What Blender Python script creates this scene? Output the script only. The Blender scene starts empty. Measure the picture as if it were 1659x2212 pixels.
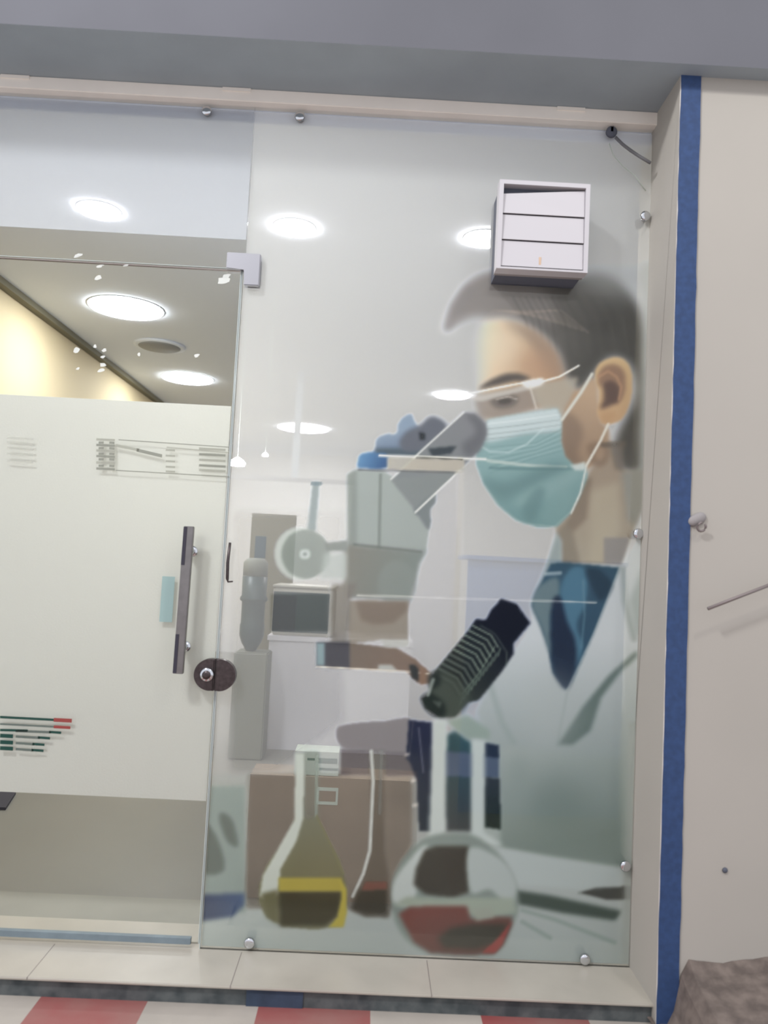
import bpy, bmesh, math, random
import numpy as np
from mathutils import Vector, Matrix
random.seed(4)
C = bpy.context.scene.collection

# ------------------------------------------------------------------ camera
IMW, IMH, FPX = 1659.0, 2212.0, 1700.0
YAW, PITCH, ROLL = math.radians(.75), math.radians(3.74), math.radians(2.87)
CAMY = -2.45
def basis():
    f = np.array([math.sin(YAW)*math.cos(PITCH), math.cos(YAW)*math.cos(PITCH), math.sin(PITCH)])
    r0 = np.array([math.cos(YAW), -math.sin(YAW), 0.0]); u0 = np.cross(r0, f)
    return math.cos(ROLL)*r0+math.sin(ROLL)*u0, -math.sin(ROLL)*r0+math.cos(ROLL)*u0, f
RR, UU, FF = basis()
def ray(px, py): return FF*FPX + RR*(px-IMW/2) - UU*(py-IMH/2)
_d = ray(900, 2070)
CAMZ = -(_d[2]/_d[1])*(-CAMY)                 # the sill under the glass is z = 0
CAM = np.array([0.0, CAMY, CAMZ])
def at(px, py, Y=0.0):                        # a point of the picture on the upright plane y = Y
    d = ray(px, py); t = (Y-CAMY)/d[1]; return Vector(CAM+d*t)
def atz(px, py, Z):                           # a point of the picture on the level plane z = Z
    d = ray(px, py); t = (Z-CAMZ)/d[2]; return Vector(CAM+d*t)
cd = bpy.data.cameras.new('camera'); cam = bpy.data.objects.new('camera', cd); C.objects.link(cam)
cd.sensor_fit = 'VERTICAL'; cd.sensor_height = 36.0; cd.sensor_width = 27.0; cd.lens = 36.0*FPX/IMH
cd.clip_start = .05
M = Matrix(((RR[0], UU[0], -FF[0], CAM[0]), (RR[1], UU[1], -FF[1], CAM[1]), (RR[2], UU[2], -FF[2], CAM[2]), (0, 0, 0, 1)))
cam.matrix_world = M
bpy.context.scene.camera = cam
cd.dof.use_dof = True; cd.dof.focus_distance = 3.2; cd.dof.aperture_fstop = 2.2     # the photograph is softly focused

# ------------------------------------------------------------------ world, light, exposure
w = bpy.data.worlds.new('world'); bpy.context.scene.world = w; w.use_nodes = True
w.node_tree.nodes['Background'].inputs[0].default_value = (.92, .93, 1.0, 1)
w.node_tree.nodes['Background'].inputs[1].default_value = 1.12
vs = bpy.context.scene.view_settings
vs.view_transform = 'Standard'; vs.look = 'None'; vs.gamma = 1; vs.use_curve_mapping = False; vs.exposure = -0.16
def area(name, loc, size, power, col, target):
    l = bpy.data.lights.new(name, 'AREA'); l.shape = 'DISK'; l.size = size; l.energy = power; l.color = col
    o = bpy.data.objects.new(name, l); C.objects.link(o); o.location = loc
    o.rotation_euler = (Vector(target)-Vector(loc)).to_track_quat('-Z', 'Y').to_euler(); return o
area('canopy_lamp', (1.5, -2.3, 4.4),  .25, 24, (1, .96, .9), (1.25, -.2, .9))
area('canopy_lamp', (-2.1, -2.7, 4.5), .5, 128, (.98, .98, 1), (-.2, 0, 1.2))
# the room's downlights are emissive discs built below; strength here
LAMP_STRENGTH = 72.0
LAMP_SPOTS = 9.0

# ------------------------------------------------------------------ materials
def lin(c):
    r = []
    for v in c[:3]:
        v = v/255.0; r.append(v/12.92 if v <= .04045 else ((v+.055)/1.055)**2.4)
    return tuple(r)
def newmat(n):
    m = bpy.data.materials.new(n); m.use_nodes = True; return m, m.node_tree.nodes, m.node_tree.links
def mat(n, col, rough=.6, metal=0.0, noise=0.0, scale=8.0, bump=0.0, col2=None, spec=.5):
    m, N, L = newmat(n); b = N['Principled BSDF']
    b.inputs['Roughness'].default_value = rough; b.inputs['Metallic'].default_value = metal
    b.inputs['Specular IOR Level'].default_value = spec
    c = lin(col)
    b.inputs['Base Color'].default_value = (*c, 1)
    if noise or bump:
        tc = N.new('ShaderNodeTexCoord'); nz = N.new('ShaderNodeTexNoise'); nz.inputs['Scale'].default_value = scale
        nz.inputs['Detail'].default_value = 6
        L.new(tc.outputs['Object'], nz.inputs['Vector'])
        if noise:
            cr = N.new('ShaderNodeValToRGB'); c2 = lin(col2) if col2 else tuple(v*(1-noise) for v in c)
            cr.color_ramp.elements[0].position = .35; cr.color_ramp.elements[0].color = (*c2, 1)
            cr.color_ramp.elements[1].position = .65; cr.color_ramp.elements[1].color = (*c, 1)
            L.new(nz.outputs['Fac'], cr.inputs['Fac']); L.new(cr.outputs['Color'], b.inputs['Base Color'])
        if bump:
            bp = N.new('ShaderNodeBump'); bp.inputs['Strength'].default_value = bump; bp.inputs['Distance'].default_value = .004
            L.new(nz.outputs['Fac'], bp.inputs['Height']); L.new(bp.outputs['Normal'], b.inputs['Normal'])
    return m
def emit(n, col, s):
    m, N, L = newmat(n); N.remove(N['Principled BSDF']); e = N.new('ShaderNodeEmission')
    e.inputs[0].default_value = (*col, 1); e.inputs[1].default_value = s
    L.new(e.outputs[0], N['Material Output'].inputs[0]); return m
def glassmat(n, tint=(.975, .982, .982), rough=.02, gain=1.0):
    m, N, L = newmat(n); N.remove(N['Principled BSDF'])
    t = N.new('ShaderNodeBsdfTransparent'); t.inputs[0].default_value = (*tint, 1)
    g = N.new('ShaderNodeBsdfGlossy'); g.inputs['Roughness'].default_value = rough
    fr = N.new('ShaderNodeFresnel'); fr.inputs['IOR'].default_value = 1.12
    mx = N.new('ShaderNodeMixShader')
    L.new(fr.outputs[0], mx.inputs[0]); L.new(t.outputs[0], mx.inputs[1]); L.new(g.outputs[0], mx.inputs[2])
    L.new(mx.outputs[0], N['Material Output'].inputs[0]); return m
def film(n, col, alpha, trans=.5, grain=0.0, tint=(1, 1, 1)):
    """thin sheet that lets part of the view through and scatters the rest, front and back"""
    m, N, L = newmat(n); N.remove(N['Principled BSDF'])
    d = N.new('ShaderNodeBsdfDiffuse'); tl = N.new('ShaderNodeBsdfTranslucent'); tr = N.new('ShaderNodeBsdfTransparent')
    tr.inputs[0].default_value = (*tint, 1)
    for s in (d, tl): s.inputs[0].default_value = (*lin(col), 1)
    a = N.new('ShaderNodeMixShader'); a.inputs[0].default_value = trans
    L.new(d.outputs[0], a.inputs[1]); L.new(tl.outputs[0], a.inputs[2])
    b = N.new('ShaderNodeMixShader'); b.inputs[0].default_value = alpha
    L.new(tr.outputs[0], b.inputs[1]); L.new(a.outputs[0], b.inputs[2])
    if grain:
        tc = N.new('ShaderNodeTexCoord'); nz = N.new('ShaderNodeTexNoise'); nz.inputs['Scale'].default_value = 160
        nz.inputs['Detail'].default_value = 4; L.new(tc.outputs['Object'], nz.inputs['Vector'])
        bp = N.new('ShaderNodeBump'); bp.inputs['Strength'].default_value = grain; bp.inputs['Distance'].default_value = .002
        L.new(nz.outputs['Fac'], bp.inputs['Height'])
        for s in (d, tl): L.new(bp.outputs['Normal'], s.inputs['Normal'])
    L.new(b.outputs[0], N['Material Output'].inputs[0]); return m
MT = dict(
    marble=mat('marble_white', (182, 176, 164), .35, noise=.12, scale=5),
    threshold=mat('inner_threshold', (150, 148, 138), .5, noise=.1, scale=6),
    rail=mat('blue_grey_rail', (132, 146, 154), .5, .2, noise=.15, scale=20),
    jamb=mat('jamb_paint', (246, 240, 230), .6, noise=.06, scale=6),
    wall_ext=mat('wall_cream_paint', (180, 175, 166), .75, noise=.06, scale=1.6, bump=.05),
    blue=mat('blue_paint', (48, 74, 118), .7, noise=.22, scale=60),
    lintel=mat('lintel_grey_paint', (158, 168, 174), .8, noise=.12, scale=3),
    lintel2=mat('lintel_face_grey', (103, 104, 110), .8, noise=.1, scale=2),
    cement=mat('dirty_cement', (124, 112, 104), .95, noise=.45, scale=26, bump=.25, col2=(96, 86, 80)),
    riser=mat('dark_riser', (96, 100, 100), .9, noise=.35, scale=22, col2=(66, 72, 74)),
    riser_blue=mat('blue_riser_paint', (62, 76, 96), .9, noise=.3, scale=22),
    red=mat('red_floor_paint', (150, 78, 76), .7, noise=.14, scale=5, col2=(150, 104, 98)),
    white_floor=mat('white_floor_paint', (182, 174, 164), .7, noise=.16, scale=5),
    int_floor=mat('grey_tile_floor', (134, 132, 125), .4, noise=.06, scale=2),
    ceil=mat('ceiling_white', (226, 231, 240), .8),
    int_wall=mat('pale_wall', (222, 222, 224), .8),
    warm_wall=mat('warm_cream_wall', (214, 196, 158), .7),
    steel=mat('brushed_steel', (142, 139, 138), .4, 1.0, noise=.15, scale=30),
    chrome=mat('chrome', (215, 218, 222), .14, 1.0),
    dark_metal=mat('dark_lock_metal', (92, 84, 84), .35, .9, noise=.3, scale=70),
    satin=mat('satin_patch_metal', (158, 158, 163), .45, .5),
    plastic=mat('white_plastic', (198, 195, 198), .45),
    plastic_grey=mat('grey_plastic', (150, 145, 144), .6),
    fan_dark=mat('dark_fan_body', (88, 92, 104), .7),
    rust=mat('rust_drip', (214, 186, 160), .7, noise=.2, scale=40),
    cord=mat('grey_cord', (110, 110, 112), .7),
    rod=mat('grey_rod', (134, 124, 122), .5, .3),
    carton=mat('brown_cardboard', (150, 134, 118), .9, noise=.12, scale=6),
    label_white=mat('pale_label', (190, 200, 190), .7),
    ink_green=mat('green_ink', (72, 104, 92), .8),
    desk=mat('white_desk', (226, 224, 232), .5),
    device=mat('device_white', (196, 192, 182), .5),
    screen=mat('dark_window', (10, 22, 34), .3),
    screen2=mat('green_dark_window', (30, 52, 52), .3),
    tan=mat('tan_panel', (122, 116, 94), .7),
    teal=mat('teal_print', (14, 62, 80), .7),
    bottle=mat('teal_bottle', (34, 60, 62), .4),
    body=mat('beige_grey_body', (124, 126, 116), .6),
    bluepanel=mat('blue_panel', (112, 134, 178), .6),
    frame=mat('cream_frame', (226, 218, 204), .6),
    greydoor=mat('grey_door_leaf', (142, 142, 142), .6),
    dark=mat('dark_object', (52, 50, 62), .7),
    rubber=mat('black_seal', (60, 60, 62), .8),
)
MT['glass'] = glassmat('clear_glass')
MT['glass_edge'] = mat('glass_edge', (190, 200, 198), .3)
MT['frost'] = film('frosted_film', (233, 233, 227), .93, .5, grain=.35)
MT['frost_cut'] = film('thin_frost_cut', (150, 152, 140), .6, .4)
MT['white_film'] = film('white_clear_film', (224, 227, 233), .46, .5)
MT['sticker'] = film('teal_sticker', (186, 210, 208), .9, .35)
MT['ink_dk'] = film('dark_green_lettering', (54, 92, 84), .85, .3)
MT['ink_gr'] = film('grey_lettering', (120, 132, 126), .7, .3)
MT['ink_red'] = film('red_lettering', (176, 92, 88), .85, .3)
MT['smudge'] = film('dried_glue', (240, 242, 240), .55, .5)
MT['lamp'] = emit('lamp_glow', (1, .985, .97), LAMP_STRENGTH)
MT['lamp_hot'] = emit('lamp_glow_bright', (.93, .97, 1), LAMP_STRENGTH*.75)
MT['mini'] = emit('small_lamp_glow', (1, 1, .96), 150)

# ------------------------------------------------------------------ helpers
def org(o):
    p = Vector((0, 0, 0))
    while o is not None: p += Vector(o.location); o = o.parent
    return p
def obj(name, bm, m, parent=None, smooth=False):
    """links bm (given in world coordinates) as ONE mesh object"""
    bmesh.ops.recalc_face_normals(bm, faces=bm.faces)
    if parent is None:
        xs = [v.co for v in bm.verts]
        o0 = Vector(((min(v.x for v in xs)+max(v.x for v in xs))/2, (min(v.y for v in xs)+max(v.y for v in xs))/2, min(v.z for v in xs)))
    else: o0 = org(parent)
    bmesh.ops.translate(bm, vec=-o0, verts=bm.verts)
    me = bpy.data.meshes.new(name); bm.to_mesh(me); bm.free()
    for mm in (m if isinstance(m, (list, tuple)) else [m]): me.materials.append(mm)
    if smooth:
        for p in me.polygons: p.use_smooth = True
    o = bpy.data.objects.new(name, me); C.objects.link(o)
    if parent is None: o.location = o0
    else: o.parent = parent
    return o
def tag(o, label, cat, group=None, kind=None):
    o['label'] = label; o['category'] = cat
    if group: o['group'] = group
    if kind: o['kind'] = kind
    return o
def thing(name, label, cat, loc, group=None):
    o = bpy.data.objects.new(name, None); C.objects.link(o); o.location = loc; o.empty_display_size = .05
    return tag(o, label, cat, group)
def struct(name, bm, m, parent=None, label=None, cat=None):
    o = obj(name, bm, m, parent)
    if parent is None:
        o['kind'] = 'structure'
        if label: tag(o, label, cat)
    return o
def copy_tree(o, loc, label=None):
    r = o.copy(); C.objects.link(r); r.location = loc
    if label: r['label'] = label
    for ch in list(o.children):
        c = ch.copy(); C.objects.link(c); c.parent = r
        for g in ch.children:
            d = g.copy(); C.objects.link(d); d.parent = c
    return r
def box(bm, a, b, mi=0, bevel=0):
    x0, x1 = sorted((a[0], b[0])); y0, y1 = sorted((a[1], b[1])); z0, z1 = sorted((a[2], b[2]))
    v = [bm.verts.new(p) for p in ((x0, y0, z0), (x1, y0, z0), (x1, y1, z0), (x0, y1, z0), (x0, y0, z1), (x1, y0, z1), (x1, y1, z1), (x0, y1, z1))]
    fs = [bm.faces.new([v[i] for i in q]) for q in ((0, 1, 5, 4), (1, 2, 6, 5), (2, 3, 7, 6), (3, 0, 4, 7), (4, 5, 6, 7), (3, 2, 1, 0))]
    for f in fs: f.material_index = mi
    if bevel:
        bmesh.ops.bevel(bm, geom=list({e for f in fs for e in f.edges}), offset=bevel, segments=3, affect='EDGES')
def B(a, b, **k):
    bm = bmesh.new(); box(bm, a, b, **k); return bm
def prism(bm, pts, d, mi=0):
    """outline pts (world, in one plane) given the thickness vector d"""
    d = Vector(d); a = [bm.verts.new(p) for p in pts]; b = [bm.verts.new(Vector(p)+d) for p in pts]; n = len(pts)
    fs = [bm.faces.new(a), bm.faces.new(b[::-1])]+[bm.faces.new((a[i], b[i], b[(i+1) % n], a[(i+1) % n])) for i in range(n)]
    for f in fs: f.material_index = mi
def P(pts, d, mi=0):
    bm = bmesh.new(); prism(bm, pts, d, mi); return bm
def tube(bm, pts, r, seg=12, mi=0, caps=True):
    pts = [Vector(p) for p in pts]; rings = []; n = len(pts)
    rs = r if isinstance(r, (list, tuple)) else [r]*n
    for i, p in enumerate(pts):
        t = (pts[min(i+1, n-1)]-pts[max(i-1, 0)]).normalized()
        ref = Vector((0, 0, 1)) if abs(t.z) < .9 else Vector((1, 0, 0))
        u = t.cross(ref).normalized(); v = t.cross(u)
        rings.append([bm.verts.new(p+rs[i]*(math.cos(2*math.pi*k/seg)*u+math.sin(2*math.pi*k/seg)*v)) for k in range(seg)])
    for i in range(n-1):
        for k in range(seg):
            f = bm.faces.new((rings[i][k], rings[i][(k+1) % seg], rings[i+1][(k+1) % seg], rings[i+1][k])); f.material_index = mi
    if caps:
        for rg in (rings[0], rings[-1]):
            f = bm.faces.new(rg); f.material_index = mi
def lathe(bm, c, prof, axis='z', seg=28, mi=0):
    """prof: list of (radius, along) about an axis through c"""
    c = Vector(c); A = {'z': (Vector((1, 0, 0)), Vector((0, 1, 0)), Vector((0, 0, 1))), 'y': (Vector((1, 0, 0)), Vector((0, 0, 1)), Vector((0, 1, 0)))}[axis]
    rings = []
    for r, h in prof:
        rings.append([bm.verts.new(c+A[2]*h+max(r, 1e-4)*(math.cos(2*math.pi*k/seg)*A[0]+math.sin(2*math.pi*k/seg)*A[1])) for k in range(seg)])
    for i in range(len(rings)-1):
        for k in range(seg):
            f = bm.faces.new((rings[i][k], rings[i][(k+1) % seg], rings[i+1][(k+1) % seg], rings[i+1][k])); f.material_index = mi
    bm.faces.new(rings[0]); bm.faces.new(rings[-1])
def LA(*a, **k):
    bm = bmesh.new(); lathe(bm, *a, **k); return bm

# ------------------------------------------------------------------ the plan of the place
XJ = (at(1417, 315).x+at(1364, 2080).x)/2            # right jamb at the glass
XD = (at(523, 580).x+at(435, 2040).x)/2              # door edge / left edge of the side pane
XL = -2.6
ZG = at(600, 240).z                                  # top of the glass
ZH = at(600, 207).z                                  # underside of the lintel box
YF, YB = -.22, -.275                                  # wall face, front of the lintel box
ZC = CAMZ+1.40                                       # room ceiling
YBK = 7.5                                            # back wall
XRW, XLW = 2.3, -2.06                                # side walls of the room
ZFL = atz(0, 0, 0).z*0-.055                          # street floor level
YS = -.20                                            # front of the sill

# ------------------------------------------------------------------ structure outside
bm = bmesh.new()
xe = [XL-1]+[atz(p[0], p[1], ZFL).x for p in ((110, 2125), (335, 2132), (567, 2140), (800, 2150), (1030, 2160), (1255, 2170))]
xe = [xe[0], xe[1]-.62, xe[1]-.31]+xe[1:]+[xe[-1]+.31, xe[-1]+.62, 4.0]
mi = 0
for i in range(len(xe)-1):
    m = 1 if i in (1, 3, 5, 7, 9) else 0
    box(bm, (xe[i], -7, ZFL-.08), (xe[i+1], YS+.05, ZFL), mi=m)
struct('floor', bm, [MT['white_floor'], MT['red']], label='pavement painted in red and white bands in front of the shopfront', cat='floor')
bm = bmesh.new()
box(bm, (XL, YS, -.008), (XJ, .16, 0), bevel=.002)
for px in (60, 500, 935):
    x = at(px, 2090, YS).x; box(bm, (x-.0008, YS-.0006, -.008), (x+.0008, -.01, .0006), mi=1)
struct('trim_1', bm, [MT['marble'], MT['rod']], label='white marble sill running under the glass front', cat='sill')
bm = bmesh.new()
box(bm, (XL, YS+.012, ZFL), (XJ+.06, .1, -.0081))
xa, xb = at(532, 2138, YS).x, at(655, 2140, YS).x
box(bm, (xa, YS+.008, ZFL), (xb, YS+.02, -.009), mi=1)
struct('trim_2', bm, [MT['riser'], MT['riser_blue']], label='dark grimy riser below the marble sill', cat='riser')
xo = XJ+.0
xb0 = (at(1467, 250, YF).x+at(1421, 2080, YF).x)/2; xb1 = (at(1512, 200, YF).x+at(1467, 2112, YF).x)/2
struct('trim_3', B((XJ, YF, -.06), (xb0, .1, ZH)), MT['jamb'], label='cream painted jamb beside the glass, right of the window', cat='jamb')
bm = bmesh.new(); n = 60
L_, R_ = [], []
for i in range(n+1):
    z = -.07+(ZH+.07)*i/n; L_.append((xb0+.0012+random.uniform(-.0011, .0011), YF-.004, z)); R_.append((xb1+random.uniform(-.0012, .0012), YF-.004, z))
a = [bm.verts.new(p) for p in L_]; b = [bm.verts.new(p) for p in R_]
a2 = [bm.verts.new((p[0], YF+.02, p[2])) for p in L_]; b2 = [bm.verts.new((p[0], YF+.02, p[2])) for p in R_]
for i in range(n):
    bm.faces.new((a[i], b[i], b[i+1], a[i+1])); bm.faces.new((a2[i], a[i], a[i+1], a2[i+1])); bm.faces.new((b[i], b2[i], b2[i+1], b[i+1]))
struct('trim_4', bm, MT['blue'], label='blue painted band down the wall edge beside the jamb', cat='painted band')
struct('wall_right', B((xb0, YF+.001, -.1), (4.0, .12, ZH)), MT['wall_ext'], label='cream exterior wall right of the blue band', cat='wall')
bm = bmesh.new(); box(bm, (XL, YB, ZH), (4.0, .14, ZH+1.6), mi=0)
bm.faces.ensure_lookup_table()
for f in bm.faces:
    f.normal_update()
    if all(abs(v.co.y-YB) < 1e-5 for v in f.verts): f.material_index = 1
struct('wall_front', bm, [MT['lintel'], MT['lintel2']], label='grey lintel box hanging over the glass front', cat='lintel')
bm = bmesh.new(); box(bm, (XL, -.03, at(600, 234).z), (XJ, .02, ZH), bevel=.002)
for px in (40, 515, 1230):
    p = at(px, 205); box(bm, (p.x-.045, -.034, ZH-.012), (p.x+.045, -.02, ZH-.001))
struct('trim_5', bm, MT['jamb'], label='cream head strip along the top of the glass', cat='trim')
# grimy cement at the foot of the right wall
bm = bmesh.new(); nx, ny = 70, 26
x0, x1 = XJ-.02, 4.0; zt = at(1560, 2082, YF).z
g = []
for j in range(ny+1):
    row = []
    for i in range(nx+1):
        x = x0+(x1-x0)*(i/nx)**1.5; t = j/ny
        rise = min(1, max(0, (x-xb1+.015)/.035))**.6
        y = YF+.03-t*.85
        prof = (1-t)**1.5
        h = (zt-ZFL)*rise*(prof if t > .04 else 1)
        z = ZFL-.004+h*.98+.012*math.sin(17*x+9*t)*(1-t)*rise+random.uniform(-.0025, .0025)*(1-t)+.012*(1-t)
        z += .010
        if x < xb0: z = min(z, -.005)
        row.append(bm.verts.new((x, y, z)))
    g.append(row)
for j in range(ny):
    for i in range(nx): bm.faces.new((g[j][i], g[j][i+1], g[j+1][i+1], g[j+1][i]))
bot = [[bm.verts.new((q.co.x, q.co.y, ZFL-.05)) for q in (r[0], r[-1])] for r in (g[0], g[-1])]
struct('trim_6', bm, MT['cement'], label='dirty cement fillet at the foot of the right wall', cat='cement')

# ------------------------------------------------------------------ structure inside
struct('floor', B((XL, .16, -.1), (XRW, YBK+.1, -.02)), MT['int_floor'], label='grey tiled floor inside the room', cat='floor')
xx = at(0, 1960, .3)
struct('trim_7', B((XL, .161, -.05), (XD+.05, .34, -.002)), MT['threshold'], label='pale inner threshold behind the glass door', cat='threshold')
struct('ceiling', B((XL-.2, .02, ZC), (XRW+.1, YBK+.1, ZC+.1)), MT['ceil'])
struct('wall_back', B((XL, YBK, -.1), (XRW+.1, YBK+.1, ZC)), MT['int_wall'])
struct('wall_left', B((XLW-.1, .16, -.1), (XLW, YBK, ZC)), MT['warm_wall'])
struct('wall_right', B((XRW, .12, -.1), (XRW+.1, YBK, ZC)), MT['int_wall'])
struct('corner_shade_strip', B((XLW, .14, ZC-.035), (XLW+.05, YBK, ZC)), MT['tan'])  # coloured strip drawn for the shadow line where left wall meets ceiling
struct('trim_9', B((XLW+.06, YBK-.06, ZC-.07), (XRW, YBK, ZC-.001)), MT['ceil'])

# ------------------------------------------------------------------ glazing
zt1 = at(300, 502).z                                 # bottom edge of the film on the transom
zt2 = at(300, 568).z                                 # bottom of the transom pane
zd1 = zt2-.008                                       # top of the door leaf
def glazing(name, label):
    o = bpy.data.objects.new(name, None); C.objects.link(o); o['kind'] = 'structure'; tag(o, label, 'window'); return o
XS = at(540, 400).x                                  # seam between transom and side pane
tr = glazing('window_1', 'glass transom pane above the door')
tr.location = (-1.2, 0, zt2)
obj('pane', B((XL, 0, zt2), (XS-.002, .01, ZG+.03)), MT['glass'], tr)
obj('pane_edge', B((XL, .0005, zt2-.0015), (XS-.002, .0095, zt2)), MT['glass_edge'], tr)
sp = glazing('window_2', 'tall fixed glass pane right of the door')
sp.location = (.3, 0, 0)
bm = bmesh.new(); prism(bm, [(XD, 0, 0), (XJ, 0, 0), (XJ, 0, ZG+.03), (XS, 0, ZG+.03), (XS, 0, zt2), (XD, 0, zt2)], (0, .01, 0))
obj('pane', bm, MT['glass'], sp)
obj('pane_edge', B((XD-.003, .0005, 0), (XD-.0008, .0095, zt2)), MT['glass_edge'], sp)
tag(obj('window_film', B((XL, .0115, zt1), (XS-.004, .0122, ZG)), MT['white_film']), 'plain whitish film on the glass above the door', 'window film')

dr = glazing('door_1', 'frameless glass door with a wide frosted band'); dr.location = (-1.0, -.0, .01)
dr['category'] = 'door'
YD0, YD1 = -.001, .011
obj('leaf', B((XL, YD0, .014), (XD-.007, YD1, zd1)), MT['glass'], dr)
obj('leaf_edge', B((XD-.0068, YD0, .014), (XD-.0045, YD1, zd1)), MT['glass_edge'], dr)
obj('top_edge', B((XL, YD0, zd1), (XD-.007, YD1, zd1+.002)), MT['rod'], dr)
obj('bottom_rail', B((XL, YD0-.002, .012), (XD-.03, YD1+.002, .030)), MT['rail'], dr)
zf0, zf1 = at(250, 1724).z, at(250, 863).z
obj('frosted_film', B((XL, YD1+.001, zf0), (XD-.012, YD1+.0017, zf1)), MT['frost'], dr)
# pull handle: flat bar outside on two studs, twin bar inside
hb0, hb1 = at(384, 1455, -.055), at(408, 1137, -.055)
hx = (hb1-hb0)
def bar(y0, y1, w0, w1, mtl, name, par, dx=0):
    bm = bmesh.new()
    prism(bm, [(hb0.x+w0+dx, y0, hb0.z), (hb0.x+w1+dx, y0, hb0.z), (hb1.x+w1+dx, y0, hb1.z), (hb1.x+w0+dx, y0, hb1.z)], (0, y1-y0, 0))
    bmesh.ops.bevel(bm, geom=list(bm.edges), offset=.0015, segments=2, affect='EDGES')
    return obj(name, bm, mtl, par)
hd = bar(-.062, -.045, -.014, .016, MT['steel'], 'pull_handle', dr)
for t in (.17, .83):
    q = hb0+hx*t; bm = bmesh.new(); tube(bm, [(q.x+.004, -.046, q.z), (q.x+.004, YD0, q.z)], .011, 16); obj('stud', bm, MT['chrome'], hd, True)
    bm = bmesh.new(); lathe(bm, (q.x+.004, 0, q.z), [(.017, YD0-.006), (.017, YD0)], 'y'); obj('stud_collar', bm, MT['chrome'], hd, True)
for t0, t1 in ((0, .27), (.73, 1)):
    a_, b_ = hb0+hx*t0, hb0+hx*t1
    bm = bmesh.new(); prism(bm, [(a_.x-.0135, -.0625, a_.z+.002), (a_.x-.003, -.0625, a_.z+.002), (b_.x-.003, -.0625, b_.z-.002), (b_.x-.0135, -.0625, b_.z-.002)], (0, -.0012, 0))
    obj('grip_strip', bm, MT['dark'], hd)['label'] = 'dark strip on the bar'
bar(.05, .06, .0, .022, MT['steel'], 'inner_handle', dr, dx=.01)
# lock: half round body on the leaf, half round keeper on the side pane
lc = at(468, 1458, -.02)
def half(cx_, cz, r, hgt, sgn, y0, y1, flat=.0):
    pts = [(cx_+sgn*flat, y0, cz-hgt)]
    for k in range(0, 25):
        a = -math.pi/2+math.pi*k/24
        pts.append((cx_+sgn*(flat+.012+(r-.012)*math.cos(a)), y0, cz+hgt*math.sin(a)))
    pts.append((cx_+sgn*flat, y0, cz+hgt))
    bm = bmesh.new(); prism(bm, pts, (0, y1-y0, 0))
    bmesh.ops.bevel(bm, geom=[e for e in bm.edges if all(abs(v.co.y-y0) < 1e-6 for v in e.verts)], offset=.004, segments=3, affect='EDGES'); return bm
XK = XD-.004
lk = obj('lock_body', half(XK, lc.z, .062, .048, -1, -.026, YD0, .001), MT['dark_metal'], dr)
bm = bmesh.new(); lathe(bm, (XK-.022, 0, lc.z+.001), [(.021, -.026), (.021, -.034), (.018, -.037), (.006, -.037)], 'y'); obj('cylinder_rim', bm, MT['chrome'], lk, True)
bm = bmesh.new(); lathe(bm, (XK-.022, 0, lc.z+.001), [(.013, -.036), (.013, -.041), (.004, -.041)], 'y'); obj('key_cylinder', bm, MT['dark_metal'], lk, True)
kp = obj('lock_keeper', half(XK, lc.z, .062, .048, 1, -.026, -.0005, .0015), MT['dark_metal']); tag(kp, 'dark half-round lock keeper on the fixed pane beside the door lock', 'lock keeper')
# sticker and lettering on the door
s0, s1 = at(344, 1343, -.002), at(378, 1246, -.002)
tag(obj('sticker', B((s0.x, -.0022, s0.z), (s1.x, -.0014, s1.z)), MT['sticker']), 'pale teal blank sticker on the door left of the handle', 'sticker')
def dashes(name, rows, mats, label, cat):
    bm = bmesh.new()
    for (x0_, y0_, x1_, y1_, th, mi_) in rows:
        a, b = at(x0_, y0_, -.0022), at(x1_, y1_, -.0022); h = th*2.45/1700/2
        prism(bm, [(a.x, -.0022, a.z-h), (b.x, -.0022, b.z-h), (b.x, -.0022, b.z+h), (a.x, -.0022, a.z+h)], (0, .0006, 0), mi_)
    return tag(obj(name, bm, mats), label, cat)
rows = []
for k, y in enumerate((950, 962, 974, 986, 1000, 1013)):
    rows += [(208, y-1, 248, y+1, 5, k % 2)]
    if k < 5: rows += [(213, y+6, 224, y+6, 5, 1), (236, y+6, 247, y+7, 5, 1)]
for k, y in enumerate((972, 984, 996, 1008, 1018)):
    rows += [(358, y, 378, y+1, 4, 0), (430, y-3, 487, y, 5, 1 if k % 2 else 0)]
rows += [(250, 962, 300, 972, 6, 0), (295, 972, 350, 985, 7, 1), (256, 950, 495, 966, 2, 1), (360, 966, 495, 978, 2, 0), (250, 1016, 495, 1030, 2, 1)]
dashes('door_lettering', rows, [film('cut_shade', (196, 197, 186), .7, .4), film('cut_shade_dark', (172, 174, 164), .7, .4)], 'blurred grey cut lettering across the top of the frosted band', 'lettering')
dashes('door_lettering', [(15, y, 72, y+4, 4, 0) for y in (945, 955, 967, 980, 995)], [film('faint_cut', (214, 215, 206), .5, .4)], 'very faint cut lettering at the far left of the frosted band', 'lettering')
rows = []
for k, (y, xr) in enumerate(((1549, 155), (1564, 152), (1577, 132), (1589, 108), (1603, 96), (1616, 94))):
    s = y+8*xr/155.0
    split = 116
    if k < 2: rows += [(0, y, split, y+6, 5 if k == 0 else 4, 0 if k == 0 else 1), (split, y+6, xr, y+8, 8 if k == 0 else 6, 2)]
    else:
        rows += [(0, y, 28 if k > 2 else 60, y+1.5, 8 if k > 2 else 5, 0), (34, y+2, xr-22, y+5, 5, 1), (xr-26, y+4, xr, y+6, 5, 0)]
dashes('door_lettering', rows, [MT['ink_dk'], MT['ink_gr'], MT['ink_red']], 'dark green printed lines ending in red on the lower frosted band', 'lettering')
bm = bmesh.new()
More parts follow.
